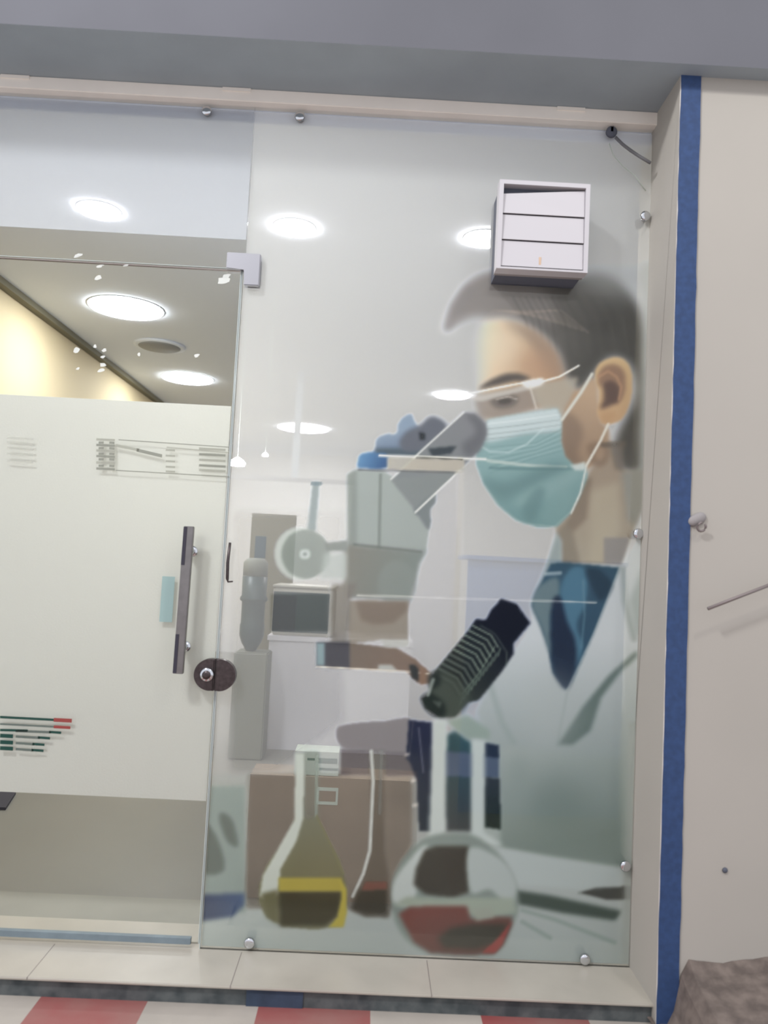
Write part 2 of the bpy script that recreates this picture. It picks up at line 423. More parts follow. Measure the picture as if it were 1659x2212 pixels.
for (px, py, a, b) in ((212, 600, 9, 5), (216, 575, 9, 3), (168, 552, 12, 4), (272, 573, 6, 2), (225, 757, 6, 4), (205, 748, 4, 4), (165, 756, 7, 6), (222, 788, 8, 5), (222, 771, 5, 3), (218, 800, 8, 4), (168, 796, 5, 3), (300, 766, 4, 4), (482, 606, 14, 8), (490, 596, 10, 5), (425, 768, 7, 4), (500, 1690, 5, 5)):
    if px > 495: continue
    pts = []
    for k in range(9):
        an = 2*math.pi*k/9; rr_ = random.uniform(.6, 1.15)
        p = at(px+a*rr_*math.cos(an)+b*.3*math.sin(an), py+b*rr_*math.sin(an)-a*.3*math.cos(an), -.0022); pts.append((p.x, -.0022, p.z))
    prism(bm, pts, (0, .0006, 0))
tag(obj('glue_specks', bm, MT['smudge']), 'scattered white dried specks on the clear top of the door', 'specks', kind='stuff')

# corner patch fitting at the door head
bm = bmesh.new()
p = [at(490, 543, -.02), at(563, 546, -.02), at(559, 616, -.02), at(524, 614, -.02), at(524, 580, -.02), at(490, 577, -.02)]
X0, X1, X2 = p[0].x, p[1].x, p[3].x+.002; Z0, Z1, Z2 = p[0].z, p[2].z, p[4].z
prism(bm, [(X0, -.016, Z0), (X1, -.016, Z0), (X1, -.016, Z1), (X2, -.016, Z1), (X2, -.016, Z2), (X0, -.016, Z2)], (0, .0145, 0))
bmesh.ops.bevel(bm, geom=list(bm.edges), offset=.002, segments=2, affect='EDGES')
pf = thing('patch_fitting', 'L-shaped satin metal patch fitting at the top corner of the door', 'glass fitting', (X0, -.016, Z1))
obj('cover_plate', bm, MT['satin'], pf)
bm = bmesh.new()
prism(bm, [(X0, .013, Z0), (X1, .013, Z0), (X1, .013, Z1), (X2, .013, Z1), (X2, .013, Z2), (X0, .013, Z2)], (0, .012, 0)); obj('inner_plate', bm, MT['satin'], pf)

# round glass clamps
def clamp(loc):
    t = thing('glass_clamp', '', 'glass clamp', loc, 'round metal clamps holding the glass')
    x, y, z = loc
    bm = bmesh.new(); lathe(bm, (x, 0, z), [(.004, y-.010), (.013, y-.010), (.016, y-.007), (.016, y-.0006)], 'y'); obj('cap', bm, MT['chrome'], t, True)
    bm = bmesh.new(); lathe(bm, (x, 0, z), [(.010, .0105), (.010, .05), (.015, .052), (.015, .06)], 'y'); obj('stand', bm, MT['steel'], t, True)
    return t
spots = [((447, 241), 'small clamp above the door, leftmost under the head strip'), ((648, 253), 'small clamp under the head strip, right of the seam in the glass'),
         ((1393, 468), 'round clamp beside the jamb level with the louvred vent'), ((1378, 1153), 'round clamp beside the jamb next to the printed collar'),
         ((1350, 1870), 'worn clamp beside the jamb low above the sill'), ((539, 2036), 'round clamp on the sill just right of the door'), ((1263, 2071), 'worn round clamp on the sill near the right corner')]
base = None
for (px, py), lab in spots:
    q = at(px, py); q.y = 0
    if base is None: base = clamp(tuple(q)); base['label'] = lab
    else: copy_tree(base, q, lab)
q = at(1320, 287)
t = thing('glass_clamp', 'dark clamp at the upper right corner holding a loose cord', 'glass clamp', (q.x, 0, q.z), 'round metal clamps holding the glass')
obj('cap', LA((q.x, 0, q.z), [(.004, -.012), (.015, -.012), (.018, -.008), (.018, -.0006)], 'y'), MT['fan_dark'], t, True)
obj('neck', B((q.x-.004, -.012, q.z+.014), (q.x+.004, -.004, ZG-.01)), MT['fan_dark'], t)
bm = bmesh.new()
cp = [(1330, 297), (1345, 312), (1362, 325), (1380, 337), (1405, 352)]
tube(bm, [at(a, b, -.02-.012*i) for i, (a, b) in enumerate(cp)], .005, 10)
tag(obj('cord', bm, MT['cord'], None, True), 'short grey cord running from the corner clamp to the jamb', 'cord')
bm = bmesh.new()
tube(bm, [at(a, b, -.003) for (a, b) in ((1316, 310), (1325, 335), (1345, 358), (1372, 380), (1395, 412))], .0016, 8)  # the cord's shadow on the glass, modelled as a thin tube
tag(obj('cord_shadow', bm, MT['label_white'], None, True), 'thin pale tube drawn as the shadow of the grey cord on the glass', 'cord_shadow')

bm = bmesh.new()
a, b, c_, d_ = at(497, 1172, -.003), at(492, 1215, -.003), at(491, 1250, -.003), at(503, 1256, -.003)
tube(bm, [a, b, c_, (c_.x+.003, -.003, d_.z-.002), d_], [.004, .005, .005, .003, .002], 8)
tag(obj('hook', bm, MT['dark_metal'], None, True), 'thin dark hook on the fixed pane close to the door edge', 'hook')

# ------------------------------------------------------------------ louvred vent on the pane
YV = -.135
a, b = at(1084, 387, YV), at(1277, 398, YV); c_, d_ = at(1068, 578, YV), at(1268, 590, YV)
vx0, vx1 = (a.x+c_.x)/2, (b.x+d_.x)/2; vz1, vz0 = (a.z+b.z)/2, (c_.z+d_.z)/2
vt = thing('louvred_vent', 'white square louvred exhaust vent fixed through the glass pane', 'vent', (vx0, 0, vz0))
obj('housing', B((vx0+.006, YV+.0655, vz0+.003), (vx1-.008, .07, vz1-.006)), MT['fan_dark'], vt)
bm = bmesh.new(); fw = .013
box(bm, (vx0, YV, vz0), (vx0+fw, YV+.045, vz1)); box(bm, (vx1-fw, YV, vz0), (vx1, YV+.045, vz1))
box(bm, (vx0+fw, YV, vz1-fw), (vx1-fw, YV+.045, vz1)); box(bm, (vx0+fw, YV, vz0), (vx1-fw, YV+.045, vz0+.006))
obj('outer_frame', bm, MT['plastic'], vt)
obj('bottom_flange', B((vx0+.002, YV+.045, vz0+.002), (vx1-.002, YV+.065, vz1-.002)), MT['plastic_grey'], vt)
H = (vz1-vz0-2*fw); lz = [vz1-fw-.004-H*k for k in (0, .345, .67, 1.0)]
for k in range(3):
    x0_, x1_ = vx0+fw+.001, vx1-fw-.001; zt_, zb_ = lz[k]-.001, lz[k+1]+.002
    tilt = .022 if k == 0 else 0
    bm = bmesh.new()
    v = [(x0_, YV+.010, zt_-tilt), (x1_, YV+.010, zt_), (x1_, YV+.005, zb_), (x0_, YV+.005, zb_)]
    prism(bm, v, (0, .004, 0)); 
    
    lv = obj('louvre', bm, MT['plastic'], vt)
    if k == 2:
        s = at(1167, 563, YV)
        obj('rust_stain', B((s.x-.003, YV+.0055, zb_+.004), (s.x+.004, YV+.0075, zb_+.032)), MT['rust'], lv)
obj('back_plate', B((vx0+fw, YV+.03, vz0+.006), (vx1-fw, YV+.034, vz1-fw)), MT['fan_dark'], vt)

# ------------------------------------------------------------------ on the outside wall
bm = bmesh.new()
a, b = at(1529, 1315, YF-.05), at(1700, 1249, YF-.05)
tube(bm, [a, b], .0048, 12)
tag(obj('rod', bm, MT['rod'], None, True), 'thin grey metal rod slanting up away from the right wall', 'rod')
q = at(1505, 1122, YF)
t = thing('cable_clip', 'grey putty-covered hook on the wall beside the blue band', 'hook', (q.x, YF, q.z))
bm = bmesh.new(); bmesh.ops.create_icosphere(bm, subdivisions=3, radius=.022)
for v in bm.verts: v.co = Vector((v.co.x*1.15+.004*math.sin(90*v.co.z), v.co.y*.5, v.co.z*.9+.003*math.sin(120*v.co.x)))+Vector((q.x, YF-.002, q.z))
obj('putty', bm, MT['plastic_grey'], t, True)
bm = bmesh.new(); tube(bm, [(q.x+.006+.012*math.cos(a_), YF-.02-.004*math.sin(a_), q.z-.022+.012*math.sin(a_)) for a_ in [math.pi*.5+2*math.pi*k/14 for k in range(13)]], .0035, 10)
obj('ring', bm, MT['rod'], t, True)
q = at(1566, 1880, YF); bm = bmesh.new(); lathe(bm, (q.x, 0, q.z), [(.008, YF), (.0065, YF-.003), (.002, YF-.004)], 'y', 14)
tag(obj('wall_plug', bm, MT['fan_dark'], None, True), 'small grey plugged hole low on the right wall', 'wall plug')

# ------------------------------------------------------------------ the room behind the glass
def downlight(loc, r, m):
    t = thing('ceiling_downlight', '', 'ceiling light', loc, 'round ceiling downlights')
    x, y, z = loc
    obj('bezel', LA((x, y, z), [(r*1.04, 0), (r*1.04, -.002), (r*1.0, -.003)], 'z'), MT['ceil'], t, True)
    obj('diffuser', LA((x, y, z), [(r*1.0, -.0031), (r*.97, -.010), (r*.6, -.014), (.01, -.015)], 'z'), m, t, True)
    return t
base = None
for (px, py), r, m, lab in (((213, 463), .088, 'lamp', 'round lit downlight above the door, leftmost on the ceiling'),
                        ((636, 500), .088, 'lamp', 'round lit downlight just right of the door head'),
                        ((1046, 524), .088, 'lamp', 'round lit downlight partly hidden by the louvred vent'),
                        ((272, 672), .21, 'lamp_hot', 'brightest downlight seen through the clear top of the door'),
                        ((405, 822), .2, 'lamp_hot', 'bright downlight just above the frosted band'),
                        ((977, 858), .14, 'lamp', 'round lit downlight in front of the printed goggles'),
                        ((655, 928), .27, 'lamp', 'farthest round downlight near the back wall')):
    q = atz(px, py, ZC-.02)
    t = downlight((q.x, q.y, ZC-.0005), r, MT[m]); t['label'] = lab
q = atz(345, 745, ZC)
t = thing('ceiling_vent', 'dim round unlit ceiling fitting between the two bright downlights', 'ceiling vent', (q.x, q.y, ZC-.0005))
obj('rim', LA((q.x, q.y, ZC-.0005), [(.17, 0), (.17, -.012), (.15, -.016)], 'z'), MT['ceil'], t, True)
obj('disc', LA((q.x, q.y, ZC-.0005), [(.14, -.0165), (.13, -.022), (.01, -.024)], 'z'), MT['greydoor'], t, True)
# bright lamps seen low through the pane beside the door
for (px, py), r, Y, lab in (((513, 1000), .022, .5, 'glaring lamp head low beside the door edge'), ((573, 983), .012, 1.4, 'tiny lit lamp right of the glaring lamp head'), ):
    q = at(px, py, Y)
    t = thing('pendant_lamp', lab, 'lamp', tuple(q)+() if False else (q.x, q.y, q.z))
    obj('bulb', LA((q.x, q.y, q.z), [(.004, -r*.5), (r*1.2, -r*.5), (r*1.4, 0), (r, r*.5), (.006, r)], 'z'), MT['mini'], t, True)
    bm = bmesh.new(); tube(bm, [(q.x, q.y, q.z+r), (q.x, q.y, ZC)], .0012, 8); obj('cord', bm, MT['label_white'], t)
    if r > .02:
        l = bpy.data.lights.new('bulb_light', 'POINT'); l.energy = 3.5; l.color = (1, 1, .95); l.shadow_soft_size = .03
        lo = bpy.data.objects.new('bulb_light', l); C.objects.link(lo); lo.location = (q.x-.05, q.y-.03, q.z+.06)
a, b = at(500, 1029, 3.4), at(768, 1041, 3.4)
t = thing('wall_rail', 'long white rail across the room below the ceiling', 'rail', (a.x, 3.4, a.z))
bm = bmesh.new(); box(bm, (a.x-.6, 3.38, a.z-.016), (b.x, 3.42, a.z+.014)); obj('rail', bm, MT['plastic'], t)
x = at(640, 1000, 3.4).x
obj('hanger', B((x-.03, 3.39, a.z+.014), (x+.02, 3.41, ZC)), MT['ceil'], t)
# doorway with cream frame
Yd = 3.6
a, b = at(770, 1000, Yd), at(1003, 1000, Yd)
zt_ = at(900, 986, Yd).z; zb_ = at(900, 1016, Yd).z
t = thing('inner_doorway', 'cream framed inner doorway seen behind the printed microscope', 'doorway', (a.x, Yd, -.02))
obj('header', B((at(835, 1000, Yd).x-.1, Yd-.03, zb_), (b.x, Yd+.03, zt_)), MT['frame'], t)
obj('post', B((b.x-.035, Yd-.03, -.02), (b.x, Yd+.03, zb_)), MT['frame'], t)
obj('leaf', B((at(760, 1100, Yd).x, Yd+.0, -.02), (b.x-.036, Yd+.02, zb_-.001)), MT['desk'], t)
# tan panel with a teal notice
Yp = 3.3
a, b = at(536, 1250, Yp), at(640, 1113, Yp)
tag(obj('partition_panel', B((a.x, Yp, -.02), (b.x, Yp+.04, b.z)), MT['tan']), 'tan partition panel standing beyond the grey dispenser', 'panel')
a, b = at(549, 1205, Yp-.01), at(575, 1159, Yp-.01)
tag(obj('notice', B((a.x, Yp-.006, a.z), (b.x, Yp-.0006, b.z)), MT['teal']), 'small teal notice on the tan partition panel', 'notice')
# dispenser
Yw = 2.3
a, b = at(497, 1540, Yw), at(571, 1540, Yw); zt_ = at(533, 1410, Yw).z
t = thing('water_dispenser', 'grey standing dispenser topped by a teal bottle-shaped container', 'dispenser', ((a.x+b.x)/2, Yw, -.02))
cx_ = (a.x+b.x)/2; rw = (b.x-a.x)/2
obj('cabinet', B((a.x, Yw, -.02), (b.x, Yw+.22, zt_), bevel=.008), MT['body'], t)
z = lambda py: at(545, py, Yw+.11).z
cb = at(548, 1300, Yw+.11).x; rb = .075
bm = bmesh.new(); lathe(bm, (cb, Yw+.11, 0), [(.03, zt_), (.04, z(1399)), (rb*.8, z(1388)), (rb, z(1372)), (rb, z(1357)), (rb, z(1350)), (rb*.95, z(1346)), (rb*.95, z(1300)), (rb*1.12, z(1296)), (rb*1.12, z(1291)), (rb, z(1286)), (rb*1.02, z(1245))], 'z')
obj('bottle', bm, MT['bottle'], t, True)
bm = bmesh.new(); lathe(bm, (cb, Yw+.11, 0), [(rb*1.0, z(1244)), (rb, z(1215)), (rb*.7, z(1206)), (.01, z(1205))], 'z')
obj('bottle_top', bm, MT['body'], t, True)
# desk and device
Yk = 2.6
a, b = at(582, 1372, Yk), at(886, 1450, Yk)
t = thing('reception_desk', 'white plain-fronted desk behind the brown carton', 'desk', (a.x, Yk, -.02))
obj('front_panel', B((a.x, Yk, -.02), (b.x, Yk+.02, a.z-.03)), MT['desk'], t)
obj('desktop', B((a.x-.01, Yk-.01, a.z-.03), (b.x+.01, Yk+.55, a.z)), MT['desk'], t)
obj('side_panel', B((a.x, Yk+.02, -.02), (a.x+.02, Yk+.5, a.z-.03)), MT['desk'], t)
obj('side_panel', B((b.x-.02, Yk+.02, -.02), (b.x, Yk+.5, a.z-.03)), MT['desk'], t)
zt0 = a.z+.001
a, b = at(585, 1366, Yk+.02), at(716, 1274, Yk+.02)
t = thing('countertop_device', 'pale box-shaped countertop machine with a dark green window on the desk', 'machine', (a.x, Yk+.02, zt0))
obj('casing', B((a.x, Yk+.02, zt0), (b.x+.02, Yk+.40, b.z), bevel=.012), MT['device'], t)
obj('lid', B((a.x-.005, Yk+.015, b.z+.001), (b.x+.03, Yk+.42, b.z+.016), bevel=.004), MT['device'], t)
a, b = at(586, 1364, Yk), at(712, 1283, Yk)
wd = obj('window', B((a.x, Yk+.012, a.z), (b.x, Yk+.019, b.z), bevel=.002), MT['screen2'], t)
obj('inner_tray', B((a.x+.004, Yk+.009, a.z+.006), (at(640, 1300, Yk).x, Yk+.0115, b.z-.02)), MT['screen'], wd)
# carton
Yc = .42
a, b = at(541, 1672, Yc), at(893, 1960, Yc)
t = thing('cardboard_carton', 'large brown carton on the floor just behind the glass', 'carton', (a.x, Yc, -.02))
obj('carton_body', B((a.x, Yc, -.02), (b.x, Yc+.15, a.z)), MT['carton'], t)
for (x0_, y0_, x1_, y1_) in ((683, 1737, 731, 1702),):
    p0, p1 = at(x0_, y0_, Yc), at(x1_, y1_, Yc)
    lb = obj('label', B((p0.x, Yc-.002, p0.z), (p1.x, Yc-.0002, p1.z)), MT['label_white'], t)
    bm = bmesh.new(); box(bm, (p0.x+.008, Yc-.003, p0.z+.012), (p1.x-.008, Yc-.0022, p1.z-.012)); obj('lettering', bm, MT['carton'], lb)
# small box on top of the carton with green print
p0, p1 = at(635, 1668, Yc+.02), at(733, 1626, Yc+.02)
t = thing('small_box', 'flat pale box with green print resting on the brown carton', 'box', (p0.x, Yc+.02, a.z+.001))
obj('box_body', B((p0.x, Yc+.02, a.z+.001), (p1.x, Yc+.12, p1.z)), MT['label_white'], t)
bm = bmesh.new()
for (x0_, x1_, y_) in ((640, 654, 1638), (640, 652, 1652), (688, 728, 1640), (688, 728, 1646), (664, 680, 1640), (690, 730, 1661)):
    c0, c1 = at(x0_, y_, Yc+.018), at(x1_, y_, Yc+.018)
    box(bm, (c0.x, Yc+.0185, c0.z-.004), (c1.x, Yc+.0195, c0.z+.004))
obj('print', bm, MT['ink_green'], t)
# blue counter to the right
Yq = 1.5
a, b = at(1012, 1216, Yq), at(1352, 1216, Yq)
t = thing('blue_counter', 'blue-grey fronted high counter behind the printed scientist', 'counter', (a.x, Yq, -.02))
obj('front', B((a.x, Yq, -.02), (b.x, Yq+.03, b.z-.02)), MT['bluepanel'], t)
obj('top', B((a.x-.01, Yq-.02, b.z-.0199), (b.x+.01, Yq+.4, b.z)), MT['bluepanel'], t)
# dark thing seen at the left edge behind the door
q = at(0, 1730, .9)
tag(obj('doormat', P([atz(-120, 1745, -.0195), atz(12, 1750, -.0195), atz(34, 1716, -.0195), atz(-120, 1708, -.0195)], (0, 0, .012)), MT['dark']), 'dark mat corner on the floor at the left edge, behind the door', 'mat')

# ------------------------------------------------------------------ the printed film on the side pane
PX0, PY0, STEP = 420, 180, 2.0
PW, PH = 506, 970
gx = PX0+STEP*np.arange(PW); gy = PY0+STEP*np.arange(PH)
GX, GY = np.meshgrid(gx, gy)
COL = np.zeros((PH, PW, 3)); ALP = np.zeros((PH, PW))
def blur1(a, r, ax):
    if r < 1: return a
    a = np.moveaxis(a, ax, 0); n = a.shape[0]
    p = np.concatenate([np.repeat(a[:1], r, 0), a, np.repeat(a[-1:], r, 0)]); c = np.cumsum(p, 0)
    c = np.concatenate([np.zeros_like(c[:1]), c]); k = 2*r+1
    return np.moveaxis((c[k:]-c[:-k])/k, 0, ax)
def soft(m, f):
    r = max(0, int(round(f/STEP/1.6)))
    for _ in range(2):
        m = blur1(m, r, 0); m = blur1(m, r, 1)
    return m
def crom(pts, n=6):
    pts = np.array(pts, float); N = len(pts); out = []
    for i in range(N):
        p0, p1, p2, p3 = pts[i-1], pts[i], pts[(i+1) % N], pts[(i+2) % N]
        for k in range(n):
            t = k/n
            out.append(.5*((2*p1)+(-p0+p2)*t+(2*p0-5*p1+4*p2-p3)*t*t+(-p0+3*p1-3*p2+p3)*t**3))
    return np.array(out)
def pmask(pts):
    m = np.zeros((PH, PW), bool); pts = np.array(pts, float)
    for i in range(len(pts)):
        (x1, y1), (x2, y2) = pts[i-1], pts[i]
        if y1 == y2: continue
        lo, hi = min(y1, y2), max(y1, y2)
        j0 = max(0, int(math.ceil((lo-PY0)/STEP))); j1 = min(PH, int(math.ceil((hi-PY0)/STEP)))
        if j0 >= j1: continue
        ys = gy[j0:j1]; xi = x1+(ys-y1)*(x2-x1)/(y2-y1)
        m[j0:j1] ^= (gx[None, :] < xi[:, None])
    return m.astype(float)
def shade(c):
    if callable(c): return c()
    if len(c) == 4:                                   # gradient of the printed picture: colour a at point a to colour b at point b
        ca, pa, cb, pb = c; d = np.array(pb, float)-np.array(pa, float); L2 = (d**2).sum()
        t = np.clip(((GX-pa[0])*d[0]+(GY-pa[1])*d[1])/L2, 0, 1)[..., None]
        return np.array(ca, float)*(1-t)+np.array(cb, float)*t
    return np.array(c, float)
def lay(m, c, a, op=1.0):
    global COL, ALP
    m = np.clip(m, 0, 1)*op
    COL = COL*(1-m[..., None])+shade(c)*m[..., None]
    if a is not None: ALP = ALP*(1-m)+a*m
def poly(pts, c, a=.8, f=4, smooth=False, op=1.0): lay(soft(pmask(crom(pts) if smooth else pts), f), c, a, op)
def ell(cx, cy, rx, ry, c, a=.8, f=4, rot=0, op=1.0):
    t = np.linspace(0, 2*math.pi, 40, endpoint=False); co, si = math.cos(rot), math.sin(rot)
    poly([(cx+rx*math.cos(q)*co-ry*math.sin(q)*si, cy+rx*math.cos(q)*si+ry*math.sin(q)*co) for q in t], c, a, f, False, op)
def line(pts, wd, c, a=.8, f=2, op=1.0):
    d = np.full((PH, PW), 1e9)
    for (x1, y1), (x2, y2) in zip(pts[:-1], pts[1:]):
        L2 = (x2-x1)**2+(y2-y1)**2; t = np.clip(((GX-x1)*(x2-x1)+(GY-y1)*(y2-y1))/max(L2, 1e-6), 0, 1)
        d = np.minimum(d, np.hypot(GX-x1-t*(x2-x1), GY-y1-t*(y2-y1)))
    lay(np.clip((wd/2+f/2-d)/max(f, .5), 0, 1), c, a, op)
# -- blank film
COL[:] = (228, 233, 243); ALP[:] = .46
lay(np.clip((GY-1600)/100, 0, 1)*np.ones_like(GX), None or (205, 212, 208), .34)
poly([(505, 1105), (742, 1105), (742, 1560), (590, 1672), (495, 1672)], (215, 218, 222), .24, 14)
poly([(582, 1282), (716, 1284), (712, 1366), (584, 1366)], (200, 206, 208), .12, 4)
# faint greenish wash behind the coat and table
poly([(1000, 1560), (1420, 1500), (1420, 2120), (900, 2120), (1000, 1800)], (182, 196, 190), .75, 60)
# table top
poly([(420, 1965), (560, 1960), (900, 1975), (1100, 1830), (1420, 1870), (1420, 2120), (420, 2120)], ((188, 198, 195), (900, 1960), (178, 190, 187), (900, 2090)), .82, 10)
# -- left bottle picture, carton clear zone
poly([(536, 1676), (890, 1676), (890, 1965), (528, 1965)], (176, 168, 158), .24, 8)
poly([(735, 1618), (935, 1622), (935, 1680), (735, 1676)], (122, 112, 116), .72, 4)
# -- hair
poly([(962, 715), (966, 680), (985, 645), (1010, 610), (1045, 588), (1100, 578), (1160, 590), (1240, 590), (1310, 590), (1360, 625), (1392, 690), (1400, 800), (1398, 1000), (1392, 1018), (1350, 1018), (1330, 955), (1372, 860), (1365, 790), (1320, 772), (1280, 815), (1258, 842), (1225, 820), (1205, 760), (1165, 715), (1110, 685), (1060, 688), (1010, 690)],
     ((172, 165, 162), (1000, 660), (84, 82, 76), (1290, 760)), .84, 16, True)
poly([(1200, 560), (1420, 560), (1420, 625), (1330, 640), (1270, 615)], (186, 190, 190), .5, 34, False, .6)
poly([(975, 665), (1010, 612), (1060, 590), (1130, 600), (1190, 640), (1200, 700), (1150, 690), (1090, 668), (1040, 668), (1000, 690)], (150, 142, 138), .74, 16, True, .85)
poly([(1392, 560), (1430, 560), (1420, 1100), (1380, 1100)], (188, 196, 194), .55, 12, False, .7)
poly([(962, 715), (968, 680), (985, 648), (1010, 615), (1030, 625), (1010, 655), (1000, 685)], (150, 143, 142), .75, 10, True, .7)
for k in range(12):
    x = 1040+k*13; line([(x, 690-k*2), (x+30, 668), (x+90, 672+k*4)], 3, (190, 172, 156), None, 5, .35)
for k in range(16):
    x = 1130+k*14; line([(x-20, 640), (x+8, 690), (x+20, 760)], 3, (110, 106, 100) if k % 2 else (84, 82, 78), None, 6, .3)
# -- face
poly([(1022, 720), (1050, 692), (1110, 690), (1165, 716), (1205, 762), (1226, 822), (1258, 842), (1285, 815), (1290, 905), (1320, 960), (1270, 1015), (1215, 990), (1210, 880), (1060, 905), (1035, 880), (1025, 820)],
     ((238, 218, 186), (1025, 760), (196, 156, 118), (1190, 800)), .80, 10, True)
poly([(1000, 690), (1045, 690), (1040, 900), (1000, 880)], (216, 217, 218), .45, 22, False, .85)
poly([(1090, 690), (1165, 716), (1205, 762), (1222, 815), (1180, 800), (1150, 745)], (150, 130, 116), None, 16, True, .55)
ell(1165, 790, 50, 34, (200, 156, 120), None, 26, .4, .6)
ell(1085, 745, 40, 40, (226, 206, 178), None, 30, 0, .5)
# cheek and jaw
poly([(1215, 900), (1285, 815), (1300, 905), (1320, 930), (1300, 985), (1262, 1010), (1225, 1000), (1216, 960)], ((200, 168, 134), (1280, 850), (172, 142, 114), (1235, 990)), .82, 7, True)
poly([(1217, 900), (1240, 895), (1262, 930), (1250, 975), (1262, 1005), (1232, 1000), (1216, 960)], (140, 116, 98), None, 10, True, .55)
# neck
poly([(1200, 1140), (1230, 1110), (1272, 1020), (1320, 950), (1345, 1010), (1372, 1020), (1388, 1060), (1378, 1130), (1345, 1222), (1212, 1222), (1208, 1165)], ((170, 150, 128), (1300, 1000), (176, 164, 142), (1280, 1200)), .82, 8)
poly([(1345, 1018), (1395, 1010), (1395, 1100), (1375, 1140), (1358, 1120)], (150, 150, 140), .7, 9)
poly([(1318, 958), (1352, 955), (1352, 1018), (1332, 1012)], (120, 108, 96), None, 7, False, .8)
poly([(1205, 1150), (1232, 1118), (1240, 1150), (1255, 1215), (1213, 1222)], (142, 130, 112), None, 8, False, .7)
poly([(1262, 1035), (1282, 1030), (1270, 1120), (1240, 1150), (1228, 1130)], (138, 118, 98), None, 7, False, .7)
poly([(1278, 1060), (1340, 1040), (1345, 1150), (1300, 1220), (1275, 1220)], (190, 178, 152), None, 14, False, .6)
poly([(1308, 1162), (1362, 1162), (1345, 1222), (1308, 1215)], (146, 142, 142), .8, 4, False, .85)
# ear
poly([(1286, 808), (1298, 782), (1330, 769), (1356, 778), (1369, 812), (1366, 862), (1350, 900), (1328, 914), (1304, 914), (1292, 890), (1296, 850)], ((212, 178, 128), (1330, 775), (204, 164, 120), (1330, 905)), .88, 4, True)
poly([(1296, 806), (1312, 788), (1338, 788), (1353, 810), (1350, 850), (1334, 872), (1318, 860), (1312, 830), (1298, 832)], (158, 122, 98), None, 5, True, .9)
poly([(1306, 828), (1326, 822), (1340, 838), (1338, 862), (1318, 876), (1300, 880), (1308, 858)], (110, 86, 78), None, 5, True, .9)
line([(1296, 812), (1316, 800), (1334, 812), (1345, 834), (1340, 860)], 6, (196, 150, 112), None, 5, .8)
poly([(1302, 893), (1330, 888), (1322, 912), (1306, 914)], (200, 158, 112), None, 6, True, .8)
# ear lobe ornament and fold beside the strap
poly([(1272, 960), (1312, 955), (1318, 985), (1306, 1005), (1282, 1000)], (150, 122, 98), None, 5, True, .8)
ell(1298, 978, 11, 15, (190, 158, 128), None, 5, .3, .6)
poly([(1302, 955), (1356, 950), (1356, 962), (1302, 966)], (108, 96, 84), None, 4, False, .7)
# eyebrow, eye, goggles
poly([(1036, 838), (1060, 820), (1095, 806), (1125, 806), (1148, 818), (1110, 822), (1070, 832)], (104, 96, 92), .85, 5, True)
poly([(1030, 855), (1080, 842), (1145, 834), (1165, 860), (1160, 878), (1100, 900), (1050, 905), (1032, 890)], (158, 146, 138), .8, 9, True, .8)
poly([(1060, 862), (1100, 850), (1122, 858), (1110, 876), (1075, 880)], (122, 112, 106), None, 6, True, .8)
ell(1092, 865, 15, 6, (92, 84, 80), None, 4, -.1, .9); line([(1074, 861), (1100, 855), (1118, 861)], 3, (206, 196, 184), None, 3, .7)
poly([(1148, 834), (1185, 822), (1252, 812), (1240, 850), (1214, 898), (1180, 885), (1160, 870)], (190, 180, 162), .72, 5, False, .85)
poly([(1015, 858), (1110, 838), (1165, 818), (1183, 822), (1170, 834), (1110, 848), (1040, 866)], (206, 200, 192), .72, 3, False, .85)
line([(1008, 850), (1080, 835), (1168, 818)], 3, (244, 242, 236), .9, 3)
line([(1160, 826), (1210, 812), (1252, 788)], 4, (238, 232, 220), .9, 3)
poly([(1130, 824), (1172, 815), (1172, 827), (1148, 836), (1136, 833)], (232, 230, 224), .85, 3, True)
line([(1146, 832), (1160, 880)], 4, (216, 210, 200), .8, 4, .8)
# -- mask
MK = [(1028, 975), (1035, 945), (1055, 905), (1110, 895), (1206, 880), (1216, 905), (1214, 950), (1224, 985), (1248, 1010), (1268, 1006), (1272, 1030), (1254, 1075), (1232, 1112), (1205, 1137), (1165, 1140), (1115, 1124), (1075, 1090), (1045, 1045), (1030, 1005)]
poly(MK, ((150, 184, 186), (1120, 900), (118, 162, 164), (1150, 1130)), .9, 3)
mk = soft(pmask(MK), 3)
def mline(pts, wd, c, f, op):
    global COL, ALP
    c0, a0 = COL.copy(), ALP.copy(); line(pts, wd, c, None, f, op)
    k = mk[..., None]; COL = COL*k+c0*(1-k)
def mpoly(pts, c, f, op):
    global COL, ALP
    c0 = COL.copy(); poly(pts, c, None, f, True, op); k = mk[..., None]; COL = COL*k+c0*(1-k)
mpoly([(1040, 900), (1210, 876), (1220, 925), (1140, 935), (1050, 952)], (196, 208, 210), 8, .9)
for k, (y0, y1) in enumerate(((915, 893), (926, 905), (938, 916), (948, 930))):
    mline([(1048, y0), (1120, y0-8), (1216, y1)], 2, (158, 176, 178) if k else (214, 222, 224), 3, .8)
for k in range(9):
    mline([(1060, 965+k*7), (1160, 955+k*4), (1216, 925+k*6)], 2, (170, 200, 200) if k % 2 else (120, 158, 160), 3, .45)
mline([(1036, 960), (1060, 975), (1100, 976), (1140, 958), (1175, 925)], 4, (196, 214, 214), 4, .6)
mline([(1055, 994), (1140, 1004), (1225, 1008)], 7, (190, 204, 198), 3, .8)
mline([(1060, 1010), (1150, 1012), (1240, 1012)], 6, (104, 146, 148), 5, .7)
mpoly([(1040, 1030), (1100, 1040), (1190, 1000), (1230, 1015), (1130, 1060), (1080, 1080)], (104, 144, 146), 16, .6)
mpoly([(1110, 1085), (1190, 1030), (1260, 1010), (1220, 1060), (1150, 1090)], (148, 182, 182), 14, .5)
